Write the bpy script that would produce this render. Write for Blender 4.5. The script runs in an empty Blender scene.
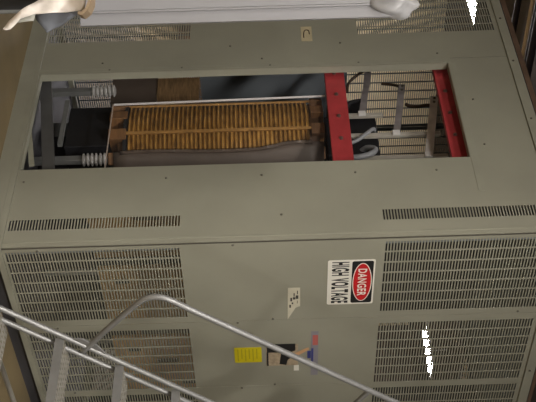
import bpy, bmesh, math, random
from mathutils import Vector, Matrix
random.seed(7)
SC = bpy.context.scene
COL = SC.collection
S2 = math.sqrt(.5)

# ------------------------------------------------------------------ materials
def mat(name, col, rough=.55, metal=0., var=.0, scale=6., emit=None, es=1., trans=0., bump=0., bscale=60., spec=.5, alpha=None, stretch=None, dirt=None):
    m = bpy.data.materials.new(name); m.use_nodes = True
    nt = m.node_tree; b = nt.nodes['Principled BSDF']
    b.inputs['Base Color'].default_value = (*col, 1)
    b.inputs['Roughness'].default_value = rough
    b.inputs['Metallic'].default_value = metal
    b.inputs['Specular IOR Level'].default_value = spec
    b.inputs['Transmission Weight'].default_value = trans
    if alpha is not None: b.inputs['Alpha'].default_value = alpha
    if emit:
        b.inputs['Emission Color'].default_value = (*emit, 1); b.inputs['Emission Strength'].default_value = es
    tc = nt.nodes.new('ShaderNodeTexCoord'); mp = nt.nodes.new('ShaderNodeMapping')
    nt.links.new(tc.outputs['Object'], mp.inputs['Vector'])
    if stretch: mp.inputs['Scale'].default_value = stretch
    if var > 0:
        n = nt.nodes.new('ShaderNodeTexNoise'); n.inputs['Scale'].default_value = scale; n.inputs['Detail'].default_value = 6
        r = nt.nodes.new('ShaderNodeValToRGB')
        r.color_ramp.elements[0].position = .3; r.color_ramp.elements[1].position = .7
        r.color_ramp.elements[0].color = (*[c*(1-var) for c in (dirt or col)], 1)
        r.color_ramp.elements[1].color = (*[min(1, c*(1+var)) for c in col], 1)
        nt.links.new(mp.outputs['Vector'], n.inputs['Vector']); nt.links.new(n.outputs['Fac'], r.inputs['Fac'])
        nt.links.new(r.outputs['Color'], b.inputs['Base Color'])
    if bump > 0:
        n2 = nt.nodes.new('ShaderNodeTexNoise'); n2.inputs['Scale'].default_value = bscale; n2.inputs['Detail'].default_value = 4
        bp = nt.nodes.new('ShaderNodeBump'); bp.inputs['Strength'].default_value = bump; bp.inputs['Distance'].default_value = .01
        nt.links.new(mp.outputs['Vector'], n2.inputs['Vector']); nt.links.new(n2.outputs['Fac'], bp.inputs['Height'])
        nt.links.new(bp.outputs['Normal'], b.inputs['Normal'])
    return m
M = dict(
 paint=mat('cabinet_paint', (.306,.302,.240), .5, var=.07, scale=2.2, bump=.03, bscale=120),
 rail=mat('cabinet_rail_paint', (.31,.307,.245), .5, var=.07, scale=5),
 inner=mat('inner_blue_grey', (.20,.225,.25), .6, var=.08, scale=3),  # bluer grey than the outer cabinet colour
 plinth=mat('plinth_dark_steel', (.075,.075,.085), .6, var=.1, scale=5),
 lip=mat('brown_primer', (.12,.075,.05), .7, var=.2, scale=9),
 bolt=mat('bolt_steel', (.16,.15,.125), .45, .6),
 red=mat('red_fibreglass', (.40,.045,.05), .45, var=.12, scale=14),
 redbolt=mat('bolt_zinc', (.28,.20,.18), .4, .8),
 coil=mat('amber_varnished_winding', (.35,.19,.045), .32, var=.4, scale=14, dirt=(.25,.115,.024), stretch=(1,1,2.5)),
 coilcore=mat('dark_varnish', (.08,.035,.01), .5, var=.3, scale=20),
 stick=mat('amber_spacer', (.34,.18,.05), .5, var=.2, scale=20),
 wood=mat('varnished_wood_block', (.20,.098,.038), .5, var=.25, scale=9, stretch=(1,1,6)),
 board=mat('grey_brown_pressboard', (.12,.093,.076), .5, var=.1, scale=8),
 core=mat('black_core_steel', (.012,.012,.014), .5, var=.2, scale=10),
 ali=mat('dull_aluminium', (.50,.47,.41), .5, .2, var=.12, scale=18),
 strap=mat('tinned_copper', (.36,.33,.33), .42, .5, var=.15, scale=14),
 white=mat('white_contact', (.75,.74,.72), .5),
 lead=mat('brown_lead', (.07,.045,.03), .6),
 cable=mat('grey_cable', (.30,.31,.33), .45, var=.1),
 porc=mat('grey_porcelain', (.42,.41,.40), .3, var=.06),
 steel=mat('grey_steel_angle', (.20,.205,.20), .5, .2, var=.1, scale=8),
 clear=mat('clear_acrylic', (.3,.3,.3), .05, alpha=.025),
 edge=mat('bright_edge_glint', (.85,.83,.85), .35),  # pale colour stands in for light caught by the sheet edges
 edge2=mat('pinkish_edge_glint', (.48,.40,.35), .45),
 ladder=mat('ladder_grey_tube', (.24,.24,.235), .42, .35, var=.08, scale=20),
 tread=mat('ladder_tread_galvanised', (.30,.285,.25), .5, .35, var=.08, scale=20),
 signw=mat('sign_white', (.78,.76,.68), .5), signk=mat('sign_black', (.018,.018,.018), .5),
 signr=mat('sign_red', (.58,.018,.022), .5),
 yellow=mat('yellow_label', (.62,.52,.01), .5, var=.05, scale=30),
 print_=mat('olive_print', (.42,.36,.02), .6),
 tan=mat('sticker_tan', (.40,.32,.22), .5, var=.25, scale=40), orange=mat('sticker_orange', (.62,.36,.19), .5),
 blue=mat('sticker_blue', (.05,.06,.22), .5), pink=mat('sticker_red', (.50,.14,.12), .5), grey=mat('sticker_grey', (.26,.25,.28), .5),
 paper=mat('label_paper', (.58,.55,.43), .8, var=.06, scale=20), ink=mat('marker_ink', (.06,.055,.05), .8),
 oldpaper=mat('label_old_paper', (.52,.45,.29), .8, var=.1, scale=20),
 sheetg=mat('pale_grey_sheet_metal', (.27,.27,.285), .5, var=.04, scale=3),
 cream=mat('cream_cloth', (.80,.74,.68), .9, var=.12, scale=14, bump=.3, bscale=18),
 greycloth=mat('pale_grey_cloth', (.42,.42,.38), .9, var=.08, scale=12),
 bluecloth=mat('blue_grey_tarpaulin', (.11,.12,.14), .6, var=.2, scale=9, bump=.3, bscale=14),
 card=mat('brown_cardboard', (.26,.19,.12), .85, var=.1, scale=10),
 crate=mat('dark_crate', (.035,.035,.042), .7, var=.2, scale=8),
 plastic=mat('cloudy_plastic_film', (.45,.45,.46), .35, alpha=.6, var=.1, scale=9),
 purple=mat('purple_label', (.30,.28,.38), .5),
 floor=mat('brown_concrete', (.185,.140,.072), .7, var=.22, scale=1.6, bump=.08, bscale=40),
 wall=mat('cream_wall', (.76,.66,.44), .85, var=.05, scale=.8),
 lowband=mat('brown_low_band', (.15,.095,.055), .7, var=.2, scale=2),
 sidein=mat('inner_shade_grey', (.055,.06,.058), .6, var=.08, scale=3),  # near-black grey puts the inside shade into the side panel colour
 strut=mat('inner_strut_grey', (.10,.10,.10), .55, .1, var=.1, scale=8),
 film=mat('glossy_film', (.10,.075,.06), .12, bump=.6, bscale=30),
 pale=mat('lit_strap', (.66,.63,.60), .45, var=.1, scale=14),  # lighter copy of the strap metal, incoming light put into its colour
 tapb=mat('tan_tap_board', (.74,.48,.20), .5, var=.25, scale=7, stretch=(1,1,5)),
 endb=mat('brown_end_board', (.25,.155,.075), .6, var=.35, scale=11, stretch=(1,1,8)),
 brick=mat('brown_wall', (.075,.055,.042), .85, var=.15, scale=2),
 ceil=mat('dark_ceiling', (.060,.045,.035), .9, var=.25, scale=1.2),
 beam=mat('tan_beam', (.72,.57,.36), .7, var=.1, scale=4),
 pipe=mat('dark_pipe', (.05,.04,.045), .6, var=.2, scale=6),
 lamp=mat('lamp_diffuser', (.9,.9,.9), .5, emit=(1,.97,.98), es=30.),
 lampfar=mat('far_lamp_diffuser', (.9,.9,.9), .5, emit=(1,.95,.98), es=320.),
 lamph=mat('lamp_housing', (.6,.6,.58), .5),
)

# ------------------------------------------------------------------ geometry helpers
class MB:
    def __init__(s): s.bm = bmesh.new()
    def verts_faces(s, vs, fs):
        v = [s.bm.verts.new(p) for p in vs]
        for f in fs:
            try: s.bm.faces.new([v[i] for i in f])
            except ValueError: pass
        return s
    def box(s, a, b):
        x0,y0,z0 = [min(a[i],b[i]) for i in range(3)]; x1,y1,z1 = [max(a[i],b[i]) for i in range(3)]
        return s.verts_faces([(x0,y0,z0),(x1,y0,z0),(x1,y1,z0),(x0,y1,z0),(x0,y0,z1),(x1,y0,z1),(x1,y1,z1),(x0,y1,z1)],
          [(0,3,2,1),(4,5,6,7),(0,1,5,4),(1,2,6,5),(2,3,7,6),(3,0,4,7)])
    def bar(s, p, q, w, h, up=(0,0,1)):     # rectangular bar from p to q, w across, h along up
        p, q = Vector(p), Vector(q); d = (q-p).normalized(); u = Vector(up)
        r = d.cross(u).normalized(); u = r.cross(d).normalized()
        vs = []
        for c in (p, q):
            for (a, b) in ((-1,-1),(1,-1),(1,1),(-1,1)): vs.append(c + r*a*w/2 + u*b*h/2)
        return s.verts_faces(vs, [(0,3,2,1),(4,5,6,7),(0,1,5,4),(1,2,6,5),(2,3,7,6),(3,0,4,7)])
    def tube(s, pts, r, n=10, cap=True):
        pts = [Vector(p) for p in pts]; rings = []
        prev = None
        for i, p in enumerate(pts):
            d = (pts[min(i+1,len(pts)-1)] - pts[max(i-1,0)]).normalized()
            if prev is None:
                a = d.orthogonal().normalized()
            else:
                a = (prev - d*prev.dot(d)).normalized()
            prev = a; b = d.cross(a)
            rings.append([s.bm.verts.new(p + (a*math.cos(t*2*math.pi/n) + b*math.sin(t*2*math.pi/n))*r) for t in range(n)])
        for i in range(len(rings)-1):
            for t in range(n):
                s.bm.faces.new((rings[i][t], rings[i][(t+1)%n], rings[i+1][(t+1)%n], rings[i+1][t]))
        if cap:
            s.bm.faces.new(rings[0][::-1]); s.bm.faces.new(rings[-1])
        return s
    def lathe(s, c, prof, n=32, axis='z'):   # prof: (r, h)
        rings = []
        for r, h in prof:
            ring = []
            for t in range(n):
                a = t*2*math.pi/n; x, y = r*math.cos(a), r*math.sin(a)
                p = (c[0]+x, c[1]+y, c[2]+h) if axis == 'z' else (c[0]+h, c[1]+x, c[2]+y) if axis == 'x' else (c[0]+x, c[1]+h, c[2]+y)
                ring.append(s.bm.verts.new(p))
            rings.append(ring)
        for i in range(len(rings)-1):
            for t in range(n):
                s.bm.faces.new((rings[i][t], rings[i][(t+1)%n], rings[i+1][(t+1)%n], rings[i+1][t]))
        s.bm.faces.new(rings[0][::-1]); s.bm.faces.new(rings[-1])
        return s
    def prism(s, poly, fn, t0, t1):          # fn(a,b,t) -> xyz
        n = len(poly)
        vs = [fn(a,b,t0) for a,b in poly] + [fn(a,b,t1) for a,b in poly]
        fs = [tuple(range(n))[::-1], tuple(range(n,2*n))] + [(i,(i+1)%n,n+(i+1)%n,n+i) for i in range(n)]
        return s.verts_faces(vs, fs)

def obj(name, mb, m, parent=None, smooth=False, bevel=0, solid=None):
    bm = mb.bm if isinstance(mb, MB) else mb
    bmesh.ops.recalc_face_normals(bm, faces=bm.faces)
    me = bpy.data.meshes.new(name)
    root = None
    if parent is not None:
        off = Vector((0,0,0)); p = parent
        while p: off += p.location; p = p.parent
        bmesh.ops.translate(bm, verts=bm.verts, vec=-off)
    bm.to_mesh(me); bm.free()
    me.materials.append(M[m])
    if smooth:
        for p in me.polygons: p.use_smooth = True
        me.set_sharp_from_angle(angle=math.radians(40))
    o = bpy.data.objects.new(name, me); COL.objects.link(o)
    if parent is not None: o.parent = parent
    if solid:
        md = o.modifiers.new('thickness', 'SOLIDIFY'); md.thickness = solid; md.offset = 0
    if bevel:
        md = o.modifiers.new('bevel', 'BEVEL'); md.width = bevel; md.segments = 2; md.limit_method = 'ANGLE'
    return o
def tag(o, label, cat, group=None):
    o['label'] = label; o['category'] = cat
    if group: o['group'] = group
    return o
def thing(name, loc, label, cat, group=None):
    o = bpy.data.objects.new(name, None); o.empty_display_size = .1; COL.objects.link(o); o.location = loc
    return tag(o, label, cat, group)
def single(name, mb, m, label, cat, group=None, **k):
    return tag(obj(name, mb, m, **k), label, cat, group)
def struct(name, mb, m):
    o = obj(name, mb, m); o['kind'] = 'structure'; return o
def text_mesh(body, h, w, bold):
    cu = bpy.data.curves.new('lettering', 'FONT'); cu.body = body; cu.size = 1; cu.offset = bold; cu.space_character = 1.12; cu.space_word = 1.25
    o = bpy.data.objects.new('lettering', cu); COL.objects.link(o)
    dg = bpy.context.evaluated_depsgraph_get()
    me = bpy.data.meshes.new_from_object(o.evaluated_get(dg))
    bpy.data.objects.remove(o); 
    xs = [v.co.x for v in me.vertices]; ys = [v.co.y for v in me.vertices]
    x0,x1,y0,y1 = min(xs),max(xs),min(ys),max(ys)
    out = [((v.co.x-x0)/(x1-x0)*w, (v.co.y-y0)/(y1-y0)*h) for v in me.vertices]
    fs = [tuple(p.vertices) for p in me.polygons]
    bpy.data.meshes.remove(me)
    return out, fs

# ------------------------------------------------------------------ the room
RX0, RX1, RY0, RY1, RH = -7.5, 15.5, -8.0, 11.5, 4.75
struct('floor', MB().box((RX0,RY0,-.1),(RX1,RY1,0)), 'floor')
struct('ceiling', MB().box((RX0,RY0,RH),(RX1,RY1,RH+.1)), 'ceil')
struct('wall_back', MB().box((RX0,RY1,0),(RX1,RY1+.1,RH)), 'wall')
struct('wall_right', MB().box((RX1,RY0,0),(RX1+.1,RY1,RH)), 'brick')
struct('trim_1', MB().box((RX0,RY1-.03,0),(RX1,RY1-.001,1.75)), 'lowband')  # brown band added to dim the view through the low rear slots
struct('wall_left', MB().box((RX0-.1,RY0,0),(RX0,RY1,RH)), 'brick')
struct('wall_front', MB().box((RX0,RY0-.1,0),(RX1,RY0,RH)), 'brick')

# ------------------------------------------------------------------ transformer cabinet
W, DX = 2.35, 2.58          # along y (opened face, x = 0) and along x (sign face, y = 0)
cab = thing('transformer_cabinet', (DX/2, W/2, 0), 'large grey-green sheet-metal transformer cabinet with vent slots and one cover removed', 'electrical cabinet')
PITCH, SLOT = .0161, .0090
def panel_mesh(a0, a1, z0, z1, grilles, holes, fn, SLOT):
    ac = {a0, a1}; zc = {z0, z1}
    slots = []
    for g0, g1, h0, h1, nc in grilles:
        cw = (g1-g0)/nc; br = .0105
        cols = [(g0+i*cw+br/2, g0+(i+1)*cw-br/2) for i in range(nc)]
        nr = int(round((h1-h0)/PITCH))
        rows = [(h0+k*PITCH+(PITCH-SLOT)/2, h0+k*PITCH+(PITCH+SLOT)/2) for k in range(nr)]
        slots.append((cols, rows))
        for c in cols: ac.update(c)
        for r in rows: zc.update(r)
    for a,b,c,d in holes: ac.update((a,b)); zc.update((c,d))
    ac = sorted(ac); zc = sorted(zc)
    rects = []
    def inhole(am, zm):
        for a,b,c,d in holes:
            if a < am < b and c < zm < d: return True
        for cols, rows in slots:
            if cols[0][0] < am < cols[-1][1] and rows[0][0] < zm < rows[-1][1]:
                if any(c[0] < am < c[1] for c in cols) and any(r[0] < zm < r[1] for r in rows): return True
        return False
    mb = MB(); vid = {}
    def V(i, j):
        if (i,j) not in vid: vid[i,j] = mb.bm.verts.new(fn(ac[i], zc[j]))
        return vid[i,j]
    for i in range(len(ac)-1):
        for j in range(len(zc)-1):
            if not inhole((ac[i]+ac[i+1])/2, (zc[j]+zc[j+1])/2):
                mb.bm.faces.new((V(i,j), V(i+1,j), V(i+1,j+1), V(i,j+1)))
    return mb
def panel(name, a0, a1, z0, z1, grilles, holes, fn, m='paint', slot=SLOT):
    return obj(name, panel_mesh(a0,a1,z0,z1,grilles,holes,fn,slot), m, cab, solid=.002)
ZB, ZT = .115, 3.028
LO, HI = (.125, 1.043), (2.117, 3.0)
fB = lambda a, z: (a, 0, z)
fA = lambda a, z: (0, a, z)
fBk = lambda a, z: (a, W, z)
fR = lambda a, z: (DX, a, z)
def bolts(parent, pts, ax, r=.0065):
    for a, z in pts:
        mb = MB()
        if ax == 'B': mb.lathe((a, -.0015, z), [(r,0),(r,-.004),(r*.6,-.006)], 8, 'y')
        else: mb.lathe((-.0015, a, z), [(r,0),(r,-.004),(r*.6,-.006)], 8, 'x')
        obj('bolt_head', mb, 'bolt', parent)
seams = [.004, .653, 1.288, 1.923, DX-.004]
for i in range(4):
    a0, a1 = seams[i]+.0015, seams[i+1]-.0015
    g0 = .022 if i == 0 else seams[i]+.052
    g1 = g0+.585
    p = panel('vented_panel', a0, a1, ZB, ZT, [(g0,g1,*LO,7),(g0,g1,*HI,7)], [], fB)
    bolts(p, [(a0+.012, 1.32), (a1-.012, 1.52), (a0+.014, .3), (a1-.014, 2.9)], 'B')
for i in range(4):
    a0, a1 = seams[i]+.0015, seams[i+1]-.0015
    g0 = seams[i]+.03; g1 = g0+.585
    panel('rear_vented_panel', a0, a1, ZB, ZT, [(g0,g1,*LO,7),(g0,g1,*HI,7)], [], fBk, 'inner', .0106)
# opened face
OY0, OY1, OZ0, OZ1 = .60, 1.462, .125, 2.652
pa = panel('open_front_panel', .102, 1.508, ZB, ZT, [(.126,.214,*LO,1),(.126,.214,*HI,1)], [(OY0,OY1,OZ0,OZ1)], fA)
bolts(pa, [(.5,.16),(.5,.95),(.5,1.48),(.5,2.0),(.5,2.45),(.19,1.58),(1.49,.55),(1.49,1.0),(1.49,1.55),(1.49,2.1),(.7,2.75),(1.1,2.75)], 'A')
p = panel('vented_panel', 1.512, W-.103, ZB, ZT, [(1.785,2.2,*LO,5),(1.785,2.2,*HI,5)], [], fA)
bolts(p, [(1.56,.5),(1.56,1.5),(1.56,2.6),(1.70,2.0),(1.70,1.3)], 'A')
obj('corner_seam', MB().box((.0002,.0002,ZB),(.0045,.006,ZT)), 'bolt', cab)
obj('corner_rib', MB().box((-.0065,.038,ZB),(-.0031,.05,ZT)), 'rail', cab)
for s in ((.007,.102),(W-.102,W)):
    obj('corner_strip', MB().box((-.003,s[0]+.0015,ZB),(.012,s[1]-.001,ZT)), 'paint', cab)
# rolled edges of the opening
obj('opening_flange', MB().box((-.004,OY1,OZ0-.03),(.05,OY1+.022,OZ1+.02)).box((-.004,OY1+.024,OZ0-.03),(.0,OY1+.046,OZ1+.02)), 'rail', cab)
obj('opening_flange', MB().box((-.0035,OY0-.27,OZ1+.004),(.004,OY1,OZ1+.045)).box((0,OY0,OZ1),(.045,OY1,OZ1+.004)), 'rail', cab)
obj('opening_flange', MB().box((0.002,OY0-.004,OZ0),(.05,OY0,OZ1)), 'rail', cab)
obj('opening_flange', MB().box((0.002,OY0,OZ0-.004),(.05,OY1,OZ0)), 'rail', cab)
# right side
for a0, a1 in ((.004,.785),(.788,1.565),(1.568,W-.004)):
    g0 = (a0+a1)/2-.29
    panel('side_vented_panel', a0, a1, ZB, ZT, [(g0,g0+.585,*LO,7),(g0,g0+.585,*HI,7)], [], fR, 'sidein', .0112)
# rails and roof
for nm, z0, z1, e in (('base_rail',.08,.113,.006), ('top_rail',3.03,3.085,.012)):
    obj(nm, MB().box((-e,-e,z0),(DX+e,.03,z1)), 'rail', cab)
    obj(nm, MB().box((-e,.0305,z0),(.03,W-.0305,z1)), 'rail', cab)
    obj(nm, MB().box((-e,W-.03,z0),(DX+e,W+e,z1)), 'rail', cab)
    obj(nm, MB().box((DX-.03,.0305,z0),(DX+e,W-.0305,z1)), 'rail', cab)
tr = [o for o in cab.children if o.name.startswith('top_rail')]
bolts(tr[0], [(.35,3.055),(.9,3.055),(1.2,3.055),(1.7,3.055)], 'B'); 
for y in (.25,.45,.9,1.45,1.9):
    obj('bolt_head', MB().lathe((-.012,y,3.055), [(.007,0),(.007,-.004),(.004,-.006)], 8, 'x'), 'bolt', tr[1])
for x in (.35,.9,1.2,1.7):
    obj('bolt_head', MB().lathe((x,-.012,3.055), [(.007,0),(.007,-.004),(.004,-.006)], 8, 'y'), 'bolt', tr[0])
obj('roof', MB().box((0,0,3.086),(DX,W,3.092)), 'inner', cab)
obj('roof_lip', MB().box((-.006,0,3.093),(.03,W,3.125)).box((.03,-.006,3.093),(DX,.03,3.115)), 'lip', cab)
obj('base_plinth', MB().box((.035,.035,0),(DX-.035,.09,.08)).box((.035,W-.09,0),(DX-.035,W-.035,.08)).box((.012,.0905,0),(.09,W-.0905,.08)).box((DX-.09,.0905,0),(DX-.035,W-.0905,.08)), 'plinth', cab)
obj('base_skirt', MB().box((-.006,0.0,0),(.011,W,.079)), 'rail', cab)
obj('floor_pan', MB().box((.091,.091,.06),(DX-.091,W-.091,.078)), 'plinth', cab)
for x, y in ((.016,.016),(DX-.06,.016),(.016,W-.06),(DX-.06,W-.06)):
    obj('corner_post', MB().box((x,y,.114),(x+.044,y+.044,3.029)), 'inner', cab)
obj('inner_strut', MB().bar((.13,.62,.262),(.13,1.72,.098),.03,.07), 'strut', cab)
obj('inner_strut', MB().box((.235,1.08,.235),(.26,1.50,.262)), 'steel', cab)
obj('inner_lip', MB().bar((.06,.70,.165),(.06,1.30,.05),.012,.03), 'rail', cab)
obj('inner_strut', MB().box((.1,W-.06,2.04),(DX-.1,W-.02,2.10)), 'inner', cab)

# ------------------------------------------------------------------ core and coils
tx = thing('transformer', (1.27, 1.25, .08), 'open dry-type transformer with amber ribbed windings inside the grey-green cabinet', 'transformer')
YC = 1.25; CX = (.55, 1.27, 1.99); R0 = .355
CZ0, CZ1 = .66, 1.78
def barrier_edge(t): return 219.5 - .8*math.sin(t*9) - 4.5*max(0, min(1,(t-.70)/.14))
for k, cx in enumerate(CX):
    prof = [(R0-.03, CZ0)]; n = 41; pz = (CZ1-CZ0)/n
    for i in range(n):
        z = CZ0+i*pz
        prof += [(R0-.018, z+.001), (R0-.004, z+.003), (R0, z+pz*.28), (R0-.004, z+pz*.54), (R0-.018, z+pz*.62)]
    prof.append((R0-.03, CZ1))
    w = obj('winding', MB().lathe((cx,YC,0), prof, 72), 'coil', tx, smooth=True)
    mb = MB(); mb.lathe((cx,YC,0), [(R0-.028, CZ0-.06),(R0-.028, CZ1+.06)], 48)
    obj('insulation_tube', mb, 'coilcore', tx, smooth=True)
    obj('end_ring', MB().lathe((cx,YC,0), [(R0-.01,CZ0-.028),(R0+.004,CZ0-.026),(R0+.004,CZ0-.004),(R0-.01,CZ0-.002)], 64), 'core', w, smooth=True)
    for j in range(8):
        a = math.radians(199 + j*360/8)
        mb = MB(); dx, dy = math.cos(a), math.sin(a)
        mb.bar((cx+dx*(R0+.002), YC+dy*(R0+.002), CZ0-.05), (cx+dx*(R0+.002), YC+dy*(R0+.002), CZ1+.05), .02, .012, (dx,dy,0))
        obj('spacer_stick', mb, 'stick', w)
    # pressboard barrier wrapped round the front of the coil, upper corner curled
    mb = MB(); nA = 20; nZ = 14
    grid = []
    for iz in range(nZ+1):
        t = iz/nZ; z = .58 + t*(1.86-.58)
        edge = barrier_edge(t)
        row = []
        for ia in range(nA+1):
            a = math.radians(edge + (345-edge)*ia/nA)
            row.append(mb.bm.verts.new((cx+(R0+.022)*math.cos(a), YC+(R0+.022)*math.sin(a), z)))
        grid.append(row)
    for iz in range(nZ):
        for ia in range(nA):
            mb.bm.faces.new((grid[iz][ia], grid[iz][ia+1], grid[iz+1][ia+1], grid[iz+1][ia]))
    obj('barrier_board', mb, 'board', tx, smooth=True, solid=.006)
    mb = MB(); rows = []
    for iz in range(41):
        t = iz/40; z = .62+t*(1.79-.62); e = barrier_edge((z-.58)/1.28)
        rows.append([mb.bm.verts.new((cx+(R0+rr)*math.cos(math.radians(e+da)), YC+(R0+rr)*math.sin(math.radians(e+da)), z)) for da, rr in ((-2.2,.012),(-.8,.030+.004*math.sin(iz*1.9)),(.8,.030+.004*math.sin(iz*1.3)),(2.4,.027))])
    for i in range(40):
        for j in range(3): mb.bm.faces.new((rows[i][j],rows[i][j+1],rows[i+1][j+1],rows[i+1][j]))
    obj('film_edge', mb, 'film', tx, smooth=True, solid=.001)
    for a in (150, 175, 200, 225, 255, 300, 60, 110):
        ar = math.radians(a); dx, dy = math.cos(ar), math.sin(ar)
        mb = MB().bar((cx+dx*.20,YC+dy*.20,.60),(cx+dx*(R0+.01),YC+dy*(R0+.01),.60),.075,.11)
        obj('support_block', mb, 'wood', tx, bevel=.004)
        mb = MB().bar((cx+dx*.20,YC+dy*.20,1.83),(cx+dx*(R0+.01),YC+dy*(R0+.01),1.83),.075,.08)
        obj('support_block', mb, 'wood', tx, bevel=.004)
    obj('core_leg', MB().box((cx-.1,YC-.1,.54),(cx+.1,YC+.1,1.90)), 'core', tx)
for k, cx in enumerate(CX):
    tb = obj('tap_board', MB().box((cx-.31,.70,.42),(cx+.31,.722,1.16)), 'tapb', tx)
    for j, (a, z0, z1) in enumerate(((-.2,.52,.60),(-.06,.70,.85),(.2,.86,.95))):
        obj('tap_link', MB().box((cx+a,.690,z0),(cx+a+.035,.6995,z1)), 'lip' if j % 2 else 'core', tb)
    obj('tap_rod', MB().bar((cx-.27,.711,.0785),(cx-.27,.711,.419),.03,.03,(0,1,0)), 'steel', tx)
obj('black_block', MB().box((.95,1.02,2.222),(1.88,1.46,2.95)), 'core', tx, bevel=.006)  # black block added so the upper slots look dark
obj('lower_yoke', MB().box((.26,YC-.17,.27),(2.32,YC+.20,.535)), 'core', tx, bevel=.006)
obj('upper_yoke', MB().box((.40,YC-.17,1.89),(2.24,YC+.20,2.22)), 'core', tx, bevel=.006)
obj('base_beam', MB().box((.44,YC-.25,.079),(2.24,YC-.12,.268)), 'core', tx)  # black unlike its twin, shade behind the low slots put into colour
obj('base_beam', MB().box((.44,YC+.14,.079),(2.24,YC+.27,.268)), 'steel', tx)
obj('end_board', MB().box((.50,1.84,.775),(.56,2.03,1.06)), 'endb', tx)
obj('end_board', MB().box((.51,1.80,.46),(.55,2.06,.774)), 'board', tx)
obj('shade_block', MB().box((.44,YC-.11,.079),(2.24,YC+.13,.268)), 'core', tx)  # added black block, hides lit parts behind the low slots
obj('black_block', MB().box((.45,YC+.21,1.92),(.60,YC+.42,2.17)), 'core', tx, bevel=.02)
# grey flexible leads looping out of the upper yoke
def curve(pts, n=8):
    P = [Vector(p) for p in pts]; out = []
    for i in range(len(P)-1):
        p0, p1, p2, p3 = P[max(i-1,0)], P[i], P[i+1], P[min(i+2,len(P)-1)]
        for k in range(n):
            t = k/n
            out.append(.5*((2*p1)+(-p0+p2)*t+(2*p0-5*p1+4*p2-p3)*t*t+(-p0+3*p1-3*p2+p3)*t**3))
    return out+[P[-1]]
obj('flexible_lead', MB().tube(curve([(.40,1.16,1.95),(.36,1.13,2.0),(.33,1.14,2.08),(.32,1.19,2.14),(.34,1.25,2.19),(.42,1.28,2.20)]), .012), 'cable', tx, smooth=True)
obj('flexible_lead', MB().tube(curve([(.40,1.10,1.95),(.36,1.05,1.98),(.33,.985,2.02),(.31,.965,2.08),(.31,.99,2.15),(.33,1.05,2.18),(.37,1.11,2.14),(.42,1.13,2.10)]), .018), 'cable', tx, smooth=True)
obj('flexible_lead', MB().tube(curve([(.42,1.38,1.95),(.36,1.43,2.02),(.33,1.50,2.06),(.36,1.56,2.16)]), .014), 'core', tx, smooth=True)

# red support bars (x = .1)
def red_bar(y0, y1, z0, z1, bl, label):
    t = thing('support_bar', (.1,(y0+y1)/2,z0), label, 'support bar', 'red support bars')
    obj('bar', MB().box((.085,y0,z0),(.125,y1,z1)), 'red', t, bevel=.003)
    for y in bl:
        obj('bolt', MB().lathe((.085,y,(z0+z1)/2), [(.014,0),(.014,-.004),(.009,-.005),(.009,-.012),(.004,-.013)], 6, 'x'), 'redbolt', t)
    return t
red_bar(.42, 1.72, 1.89, 2.012, (1.29,1.085,.885,1.50), 'wide red fibreglass bar bolted across the cabinet just above the amber winding')
red_bar(.42, 1.72, 2.575, 2.665, (1.29,1.085,.885), 'narrow dark red fibreglass bar across the top edge of the cabinet opening')

# busbars
def busbar(y, ztop, ya, za0, za1, label, pale):
    t = thing('busbar', (.35,y,2.0), label, 'busbar', 'three stepped busbars')
    obj('riser', MB().box((.335,y-.014,1.98),(.36,y+.014,ztop)), 'ali', t, bevel=.002)
    obj('strap', MB().bar((.322,y-.01,za1),(.322,ya,za0),.006,.050 if pale else .042,(0,0,1)), 'pale' if pale else 'strap', t, bevel=.001)
    obj('contact_pad', MB().box((.318,y-.02,za1-.023),(.334,y+.018,za1+.023)), 'white', t, bevel=.002)
    for s in (.012,.05):
        f = s/max(.01,(ya-y)); yy = ya-s-.01; zz = za0+(za1-za0)*f
        obj('bolt', MB().lathe((.319,yy,zz), [(.009,0),(.009,-.006),(.005,-.008)], 8, 'x'), 'bolt', t)
    return t
b1 = busbar(1.39, 2.26, 1.86, 2.215, 2.127, 'shortest busbar with its dull strap, nearest the wide red bar', False)
b2 = busbar(1.195, 2.60, 1.663, 2.415, 2.325, 'middle busbar with a dull strap and a curled brown lead at its end', False)
b3 = busbar(.985, 2.62, 1.53, 2.608, 2.50, 'tallest busbar with a pale drilled strap, nearest the narrow red bar', True)
obj('lead', MB().tube(curve([(.33,1.64,2.41),(.36,1.69,2.40),(.40,1.76,2.37),(.42,1.80,2.30)]), .010), 'lead', b2, smooth=True)
obj('lead', MB().tube(curve([(.33,1.45,2.585),(.36,1.49,2.55),(.40,1.53,2.51),(.42,1.56,2.46),(.43,1.59,2.44)]), .012), 'lead', b3, smooth=True)
obj('lead', MB().tube(curve([(.33,1.84,2.22),(.36,1.86,2.17),(.40,1.80,2.08),(.42,1.72,2.06)]), .010), 'lead', b1, smooth=True)

# post insulators
def post_ins(x, y, z0, zi, z1, label):
    t = thing('post_insulator', (x,y,z0), label, 'insulator', 'post insulators')
    obj('post', MB().box((x-.018,y-.022,z0),(x+.018,y+.022,zi)), 'steel', t, bevel=.002)
    prof = [(.022,0)]; n = 6; L = z1-zi
    for i in range(n):
        a = i/n*L
        prof += [(.024,a+.004),(.040,a+L/n*.35),(.040,a+L/n*.6),(.024,a+L/n*.92)]
    prof.append((.022,L))
    obj('ribbed_insulator', MB().lathe((x,y,zi), prof, 24), 'porc', t, smooth=True)
    return t
post_ins(.3, 1.66, .08, .38, .537, 'ribbed grey post insulator farther from the cabinet corner, left of the amber winding')
post_ins(.3, 1.0, .08, .385, .538, 'ribbed grey post insulator at the foot of the opening, below the barrier board')

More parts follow.
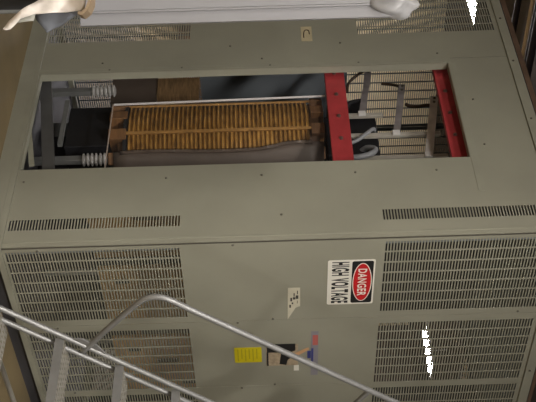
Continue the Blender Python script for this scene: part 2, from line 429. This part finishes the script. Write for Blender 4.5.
# clear guard sheet
t = thing('guard_sheet', (.15,1.05,.56), 'clear guard sheet with painted edge glints standing in front of the amber winding', 'guard')
obj('edge_glint', MB().bar((.15,1.335,.572),(.15,1.359,1.886),.010,.008,(1,0,0)), 'edge', t)
obj('edge_glint', MB().bar((.15,.45,.566),(.15,1.335,.566),.006,.008,(1,0,0)), 'edge2', t)
obj('sheet', MB().box((.149,.45,.572),(.151,1.328,1.884)), 'clear', t)

# ------------------------------------------------------------------ signs and stickers on the cabinet
E0 = -.0022
def onB(d): return lambda a, z, t=0: (a, E0-d-t, z)
def flat(pts, d, th=.0006): return MB().prism(pts, lambda a,z,t: (a, E0-d-t, z), 0, th)
def rrect(x0,x1,z0,z1,r,n=5):
    out = []
    for cx,cz,a0 in ((x1-r,z1-r,0),(x0+r,z1-r,90),(x0+r,z0+r,180),(x1-r,z0+r,270)):
        for i in range(n+1):
            a = math.radians(a0+90*i/n); out.append((cx+r*math.cos(a), cz+r*math.sin(a)))
    return out
def ell(cx,cz,rx,rz,n=40): return [(cx+rx*math.cos(2*math.pi*i/n), cz+rz*math.sin(2*math.pi*i/n)) for i in range(n)]
def letters(body, x, z, w, h, d, m, parent, name='lettering', bold=.025):
    vs, fs = text_mesh(body, h, w, bold)
    mb = MB().verts_faces([(x+a, E0-d, z+b) for a,b in vs], fs)
    for f in mb.bm.faces: f.normal_update()
    o = obj(name, mb, m, parent); return o
SX0,SX1,SZ0,SZ1 = .16,.528,1.82,2.075
t = thing('danger_sign', (.344,0,SZ0), 'white DANGER HIGH VOLTAGE sign with a red oval on black, on the cabinet front', 'sign')
obj('sign_plate', flat(rrect(SX0,SX1,SZ0,SZ1,.012), 0, .0012), 'signw', t)
obj('black_header', flat(rrect(SX0+.011,SX1-.011,1.951,SZ1-.009,.012), .0013, .0004), 'signk', t)
obj('oval_border', flat(ell(.344,2.0085,.158,.053), .0018, .0003), 'signw', t)
obj('red_oval', flat(ell(.344,2.0085,.152,.048), .0022, .0003), 'signr', t)
letters('DANGER', .232, 1.984, .224, .049, .0027, 'signw', t, 'danger_lettering')
letters('HIGH VOLTAGE', .174, 1.842, .342, .094, .0017, 'signk', t, 'voltage_lettering', .036)

t = thing('paper_label', (.46,0,1.60), 'torn cream paper label with faded handwriting below the DANGER sign', 'label')
obj('paper', flat([(.375,1.605),(.648,1.602),(.545,1.648),(.535,1.672),(.375,1.672)], 0, .0006), 'paper', t)
mk = MB()
for a,b,c,d in ((.40,1.655,.43,1.660),(.44,1.648,.47,1.662),(.42,1.636,.45,1.642),(.455,1.632,.475,1.646),(.46,1.618,.49,1.628),(.485,1.655,.51,1.658),(.50,1.625,.515,1.634),(.52,1.612,.545,1.621)):
    mk.box((a,E0-.0011,b),(c,E0-.0007,d))
obj('handwriting', mk, 'ink', t)
t = thing('caution_tag', (.98,0,1.29), 'plain yellow label on the cabinet front, left of the picture sticker', 'label')
obj('tag', flat(rrect(.90,1.045,1.288,1.447,.006), 0, .0008), 'yellow', t)
mk = MB()
for i in range(6): mk.box((.915,E0-.0013,1.305+i*.022),(1.03-.02*(i%2),E0-.0009,1.312+i*.022))
obj('printed_lines', mk, 'print_', t)
t = thing('picture_sticker', (.99,0,1.48), 'dark picture sticker with tan patches between the yellow label and the red and blue strip', 'sticker')
obj('backing', flat([(.88,1.474),(1.085,1.474),(1.085,1.66),(.88,1.66)], 0, .0006), 'tan', t)
obj('black_patch', flat([(.875,1.478),(.955,1.478),(.955,1.56),(.965,1.60),(.94,1.645),(.875,1.645)], .0007, .0004), 'signk', t)
obj('black_patch', flat([(.97,1.56),(1.07,1.55),(1.08,1.59),(1.03,1.60),(1.0,1.625),(.96,1.60)], .0007, .0004), 'signk', t)
obj('black_patch', flat([(.956,1.476),(1.085,1.476),(1.085,1.486),(.956,1.486)], .0007, .0004), 'signk', t)
obj('pale_arm', flat([(.985,1.62),(.955,1.66),(.925,1.70),(.915,1.722),(.935,1.725),(.965,1.69),(1.01,1.635)], .0011, .0004), 'orange', t)
obj('white_corner', flat([(1.085,1.635),(1.14,1.635),(1.14,1.665),(1.085,1.665)], 0, .0006), 'signw', t)
t = thing('strip_label', (.98,0,1.735), 'narrow strip label in red, blue and grey, right-hand side of the picture sticker', 'label')
obj('strip', flat([(.765,1.736),(1.19,1.736),(1.19,1.778),(.765,1.778)], 0, .0006), 'grey', t)
obj('red_patch', flat([(.80,1.745),(.895,1.745),(.895,1.776),(.80,1.776)], .0007, .0003), 'pink', t)
obj('blue_patch', flat([(.925,1.738),(1.10,1.738),(1.10,1.750),(.925,1.750)], .0007, .0003), 'blue', t)
obj('blue_patch', flat([(.95,1.715),(1.02,1.715),(1.02,1.7355),(.95,1.7355)], 0, .0006), 'blue', t)
t = thing('tape_label', (0,1.80,1.755), 'small old tan paper label with a dark squiggle on the opened cabinet face', 'label')
obj('paper', MB().box((-.0035,1.728,1.756),(-.0022,1.885,1.826)), 'oldpaper', t)
obj('handwriting', MB().tube(curve([(-.004,1.765,1.772),(-.004,1.82,1.775),(-.004,1.845,1.785),(-.004,1.84,1.805),(-.004,1.80,1.81)]), .0035, 6), 'lead', t)

# ------------------------------------------------------------------ rolling ladder
LY0, LY1 = -.80, -1.46
lad = thing('rolling_ladder', (.2,(LY0+LY1)/2,0), 'grey tubular rolling ladder with perforated treads in front of the cabinet', 'ladder')
SL = 1.136
def rail_at(z, dx=0): return -.794 + z/SL + dx
def fillet(pts, r=.09, n=7):
    P = [Vector(p) for p in pts]; out = [P[0]]
    for i in range(1, len(P)-1):
        a, b, c = P[i-1], P[i], P[i+1]
        u, w = (a-b), (c-b); q = min(r, u.length*.45, w.length*.45)
        s, e = b+u.normalized()*q, b+w.normalized()*q
        for k in range(n+1):
            t_ = k/n; out.append(s*(1-t_)**2 + b*2*t_*(1-t_) + e*t_*t_)
    return out+[P[-1]]
NT = 8
for y in (LY0, LY1):
    for dx in (0, .088):
        obj('stringer_tube', MB().tube([(rail_at(.05,dx),y,.05),(rail_at(2.0,dx),y,2.0)], .0125, 12), 'ladder', lad, smooth=True)
    obj('handrail', MB().tube(fillet([(-.175,y,.655),(-.40,y,.845),(-.575,y,1.005),(-.42,y,1.19),(.30,y,2.085),(.78,y,2.68),(1.5,y,2.70),(1.5,y,2.03)], .13), .0138, 12), 'ladder', lad, smooth=True)
    obj('rail_bracket', MB().prism([(-.262,.60),(-.135,.735),(-.15,.752),(-.215,.72),(-.262,.66)], lambda a,z,t_: (a,y+t_,z), -.005, .005), 'ladder', lad)
    obj('brace_tube', MB().tube([(.215,y,1.965),(.80,y,1.62)], .013, 10), 'ladder', lad, smooth=True)
    obj('rear_leg', MB().tube([(1.45,y,2.0),(1.45,y,.05)], .016, 12), 'ladder', lad, smooth=True)
    obj('base_rail', MB().tube([(-.55,y,.262),(1.45,y,.262)], .013, 10), 'tread', lad, smooth=True)
    for x in (-.75, 1.45):
        w = obj('caster', MB().lathe((x,y-.015,.045), [(.02,0),(.044,.003),(.044,.027),(.02,.03)], 20, 'y'), 'core', lad, smooth=True)
for k in range(NT):
    z = .338 + .241*k; x = rail_at(z, .0)+.015
    mb = MB()
    D_ = .16; nh = 24
    # perforated deck: grid with raised square holes
    xs = [x]+[x+D_*(i+.5)/4+s for i in range(4) for s in (-.012,.012)]+[x+D_]
    ys = [LY1]+[LY1+(LY0-LY1)*(j+.5)/nh+s for j in range(nh) for s in (-.007,.007)]+[LY0]
    V = {}
    for i, xx in enumerate(xs):
        for j, yy in enumerate(ys): V[i,j] = mb.bm.verts.new((xx,yy,z))
    for i in range(len(xs)-1):
        for j in range(len(ys)-1):
            if i % 2 == 1 and j % 2 == 1: continue
            mb.bm.faces.new((V[i,j],V[i+1,j],V[i+1,j+1],V[i,j+1]))
    td = obj('tread', mb, 'tread', lad, solid=.003)
    obj('tread_nosing', MB().box((x-.004,LY1,z-.036),(x-.001,LY0,z+.003)).box((x-.001,LY1,z-.036),(x+.02,LY0,z-.033)), 'ladder', td)
obj('platform', MB().box((rail_at(2.0)+.03,LY1+.0,2.0),(1.45,LY0,2.03)), 'tread', lad)

# ------------------------------------------------------------------ wrapped grey panel on a crate, left of the cabinet
def loc(lat, dep, z):      # lat = to the left of the line of sight, dep = away along it (from the cabinet corner)
    return Vector((-S2*lat+S2*dep, S2*lat+S2*dep, z))
LT = .21                    # lateral offset of the reference line
DP = -.76
def lb(l0, l1, d0, d1, z0, z1):
    mb = MB(); c = [loc(l,d,z) for z in (z0,z1) for l,d in ((l0,d0),(l1,d0),(l1,d1),(l0,d1))]
    return mb.verts_faces(c, [(0,3,2,1),(4,5,6,7),(0,1,5,4),(1,2,6,5),(2,3,7,6),(3,0,4,7)])
cr = thing('crate', loc(1.5,DP+.05,0), 'dark crate at the edge of view under the cream cloth', 'crate')
obj('box', lb(1.115,1.95,DP-.25,DP+.10,.12,.65), 'crate', cr)
obj('lid', lb(1.11,1.96,DP-.255,DP+.11,.651,.685), 'crate', cr)
obj('batten', lb(1.100,1.1145,DP+.08,DP+.10,.12,.45), 'steel', cr)
for l in (1.22, 1.88): obj('runner', lb(l-.04,l+.04,DP-.15,DP+.09,0,.119), 'crate', cr)
gp = thing('metal_cover', loc(1.3,DP,.66), 'tall pale grey sheet-metal cover standing upright on the crate', 'metal cover')
obj('cover_face', lb(1.076,1.80,DP-.03,DP+.03,.69,2.17), 'sheetg', gp)
obj('edge_flange', lb(1.016,1.0755,DP-.01,DP+.02,.70,2.17), 'sheetg', gp)
obj('edge_lip', lb(1.066,1.074,DP-.03,DP-.0105,.69,2.17), 'sheetg', gp)
def cloth(name, poly, d, m, label, cat, amp=.012, th=.004, seed=0):
    # outline in (lat, z); subdivided fan with soft folds
    bm = bmesh.new(); vs = [bm.verts.new((a, b, 0)) for a, b in poly]
    f = bm.faces.new(vs); bmesh.ops.triangulate(bm, faces=[f])
    for _ in range(4): bmesh.ops.subdivide_edges(bm, edges=[e for e in bm.edges if e.calc_length() > .03], cuts=1, use_grid_fill=True)
    bmesh.ops.triangulate(bm, faces=bm.faces)
    for v in bm.verts:
        a, b = v.co.x, v.co.y
        dd = d + amp*math.sin(a*38+b*17+seed) + amp*.6*math.sin(b*52-a*21+seed*2)
        v.co = loc(a, dd, b)
    return tag(obj(name, bm, m, smooth=True, solid=th), label, cat)
cloth('cloth', [(.968,.423),(.960,.419),(1.001,.445),(1.033,.495),(1.069,.555),(1.105,.603),(1.10,.783),(1.034,.765),(1.031,.714),(1.023,.622),(1.021,.555),(1.004,.496),(.963,.452)], DP-.285, 'cream',
      'crumpled cream cloth hanging over the edge of the dark crate', 'cloth')
cloth('cloth', [(.997,.456),(1.025,.482),(1.031,.558),(.998,.549),(.993,.49)], DP-.262, 'greycloth',
      'pale grey cloth fold showing below the cream cloth', 'cloth', amp=.006, seed=2)
cloth('tarpaulin', [(1.03,.547),(1.004,.555),(.961,.591),(.948,.600),(.964,.621),(.98,.664),(1.02,.733),(1.027,.767),(1.048,.767),(1.045,.615)], DP-.25, 'bluecloth',
      'dark blue-grey tarpaulin fold below the grey metal cover', 'tarpaulin', amp=.008, seed=4)
mb = MB(); pts = [(1.10,.802),(1.055,.797),(1.026,.783),(1.010,.762),(1.014,.748)]
V = [[mb.bm.verts.new(loc(a, DP-.34+dd, b)) for a,b in pts] for dd in (0,.10)]
for i in range(len(pts)-1): mb.bm.faces.new((V[0][i],V[0][i+1],V[1][i+1],V[1][i]))
md = obj('cardboard_edge', mb, 'card', solid=.014); tag(md, 'curved brown cardboard edge piece where the cream cloth meets the grey cover', 'cardboard')
bm = bmesh.new(); bmesh.ops.create_uvsphere(bm, u_segments=28, v_segments=18, radius=1)
for v in bm.verts:
    x, y, z = v.co; k = 1+.10*math.sin(5*x+3*z)+.08*math.sin(7*y+4*z)
    v.co = loc(1.085+.078*y*k, DP-.01+.06*x*k, 2.10+.10*z*k)
pf = tag(obj('plastic_wrap', bm, 'plastic', smooth=True), 'cloudy plastic wrap bunched over the top of the grey metal cover', 'plastic wrap')
obj('purple_mark', lb(1.075,1.10,DP-.092,DP-.086,2.05,2.11), 'purple', pf)

# ------------------------------------------------------------------ overhead things and lamps
single('ceiling_beam', MB().bar((-1.5,5,4.24),(9,5,4.30),.10,.10), 'beam', 'pale tan beam running overhead beyond the cabinet top', 'beam')
for k, (y, z, r) in enumerate(((4.2,4.05,.035),(4.45,4.10,.028),(4.75,4.0,.03))):
    t = thing('overhead_pipe', (2.5,y,z), 'dark pipe under the ceiling beyond the tan beam', 'pipe', 'dark overhead pipes')
    obj('tube', MB().tube([(-1,y,z),(6,y,z)], r, 10), 'pipe', t, smooth=True)
    for x in (-.8, 5.8): obj('hanger', MB().box((x-.01,y-.006,z+r),(x+.01,y+.006,RH)), 'pipe', t)
def lamp(x, y, z, label, power, ln=1.2, wd=.19, kelvin=(1,.94,.84)):
    t = thing('ceiling_lamp', (x,y,z), label, 'lamp', 'ceiling lamps')
    obj('housing', MB().box((x-wd/2-.14,y-ln/2-.06,z+.012),(x+wd/2+.14,y+ln/2+.06,z+.06)), 'lamph', t)
    obj('hanger', MB().box((x-.01,y-.01,z+.061),(x+.01,y+.01,RH-.001)), 'lamph', t)
    obj('diffuser', MB().box((x-wd/2,y-ln/2,z-.03),(x+wd/2,y+ln/2,z+.01)), 'lamp' if power else 'lampfar', t)
    if power:
        L = bpy.data.lights.new('lamp_light', 'AREA'); L.shape = 'RECTANGLE'; L.size = wd; L.size_y = ln; L.energy = power; L.color = kelvin
        o = bpy.data.objects.new('lamp_light', L); COL.objects.link(o); o.parent = t; o.location = (0,0,-.035)
    return t
lamp(4.24, 8.05, 4.4, 'lit ceiling lamp seen through the upper slots of the opened cabinet face', 0)
lamp(11.68, 7.91, 4.4, 'lit ceiling lamp seen through the upper slots below the DANGER sign', 0, ln=.84)
for i, (x, y, pw) in enumerate(((-2.5,-2.5,150),(-6.6,-6.0,360),(-5.8,-1.0,115),(-1.0,-6.0,115))):  # unseen lamps added to light the cabinet faces and its inside
    lamp(x, y, 4.4, 'added unseen lamp lighting the cabinet from the camera side', pw, wd=.5)

# ------------------------------------------------------------------ world and camera
w = bpy.data.worlds.new('world'); SC.world = w; w.use_nodes = True
w.node_tree.nodes['Background'].inputs[0].default_value = (.8,.85,1,1); w.node_tree.nodes['Background'].inputs[1].default_value = .02
cd = bpy.data.cameras.new('camera'); cam = bpy.data.objects.new('camera', cd); COL.objects.link(cam)
cd.sensor_width = 36; cd.sensor_fit = 'HORIZONTAL'; cd.lens = 1030/536*36; cd.clip_start = .05; cd.clip_end = 100
rho = math.radians(1.72)
F = Vector((S2,S2,0)); Lf = Vector((-S2,S2,0)); Z = Vector((0,0,1))
R = Z*math.cos(rho) - Lf*math.sin(rho); U = Z*math.sin(rho) + Lf*math.cos(rho)
m3 = Matrix((R, U, -F)).transposed()
cam.matrix_world = Matrix.Translation((-3.939,-3.641,1.511)) @ m3.to_4x4()
SC.camera = cam
SC.view_settings.view_transform = 'Standard'; SC.view_settings.look = 'None'; SC.view_settings.gamma = 1
SC.view_settings.exposure = 0.0
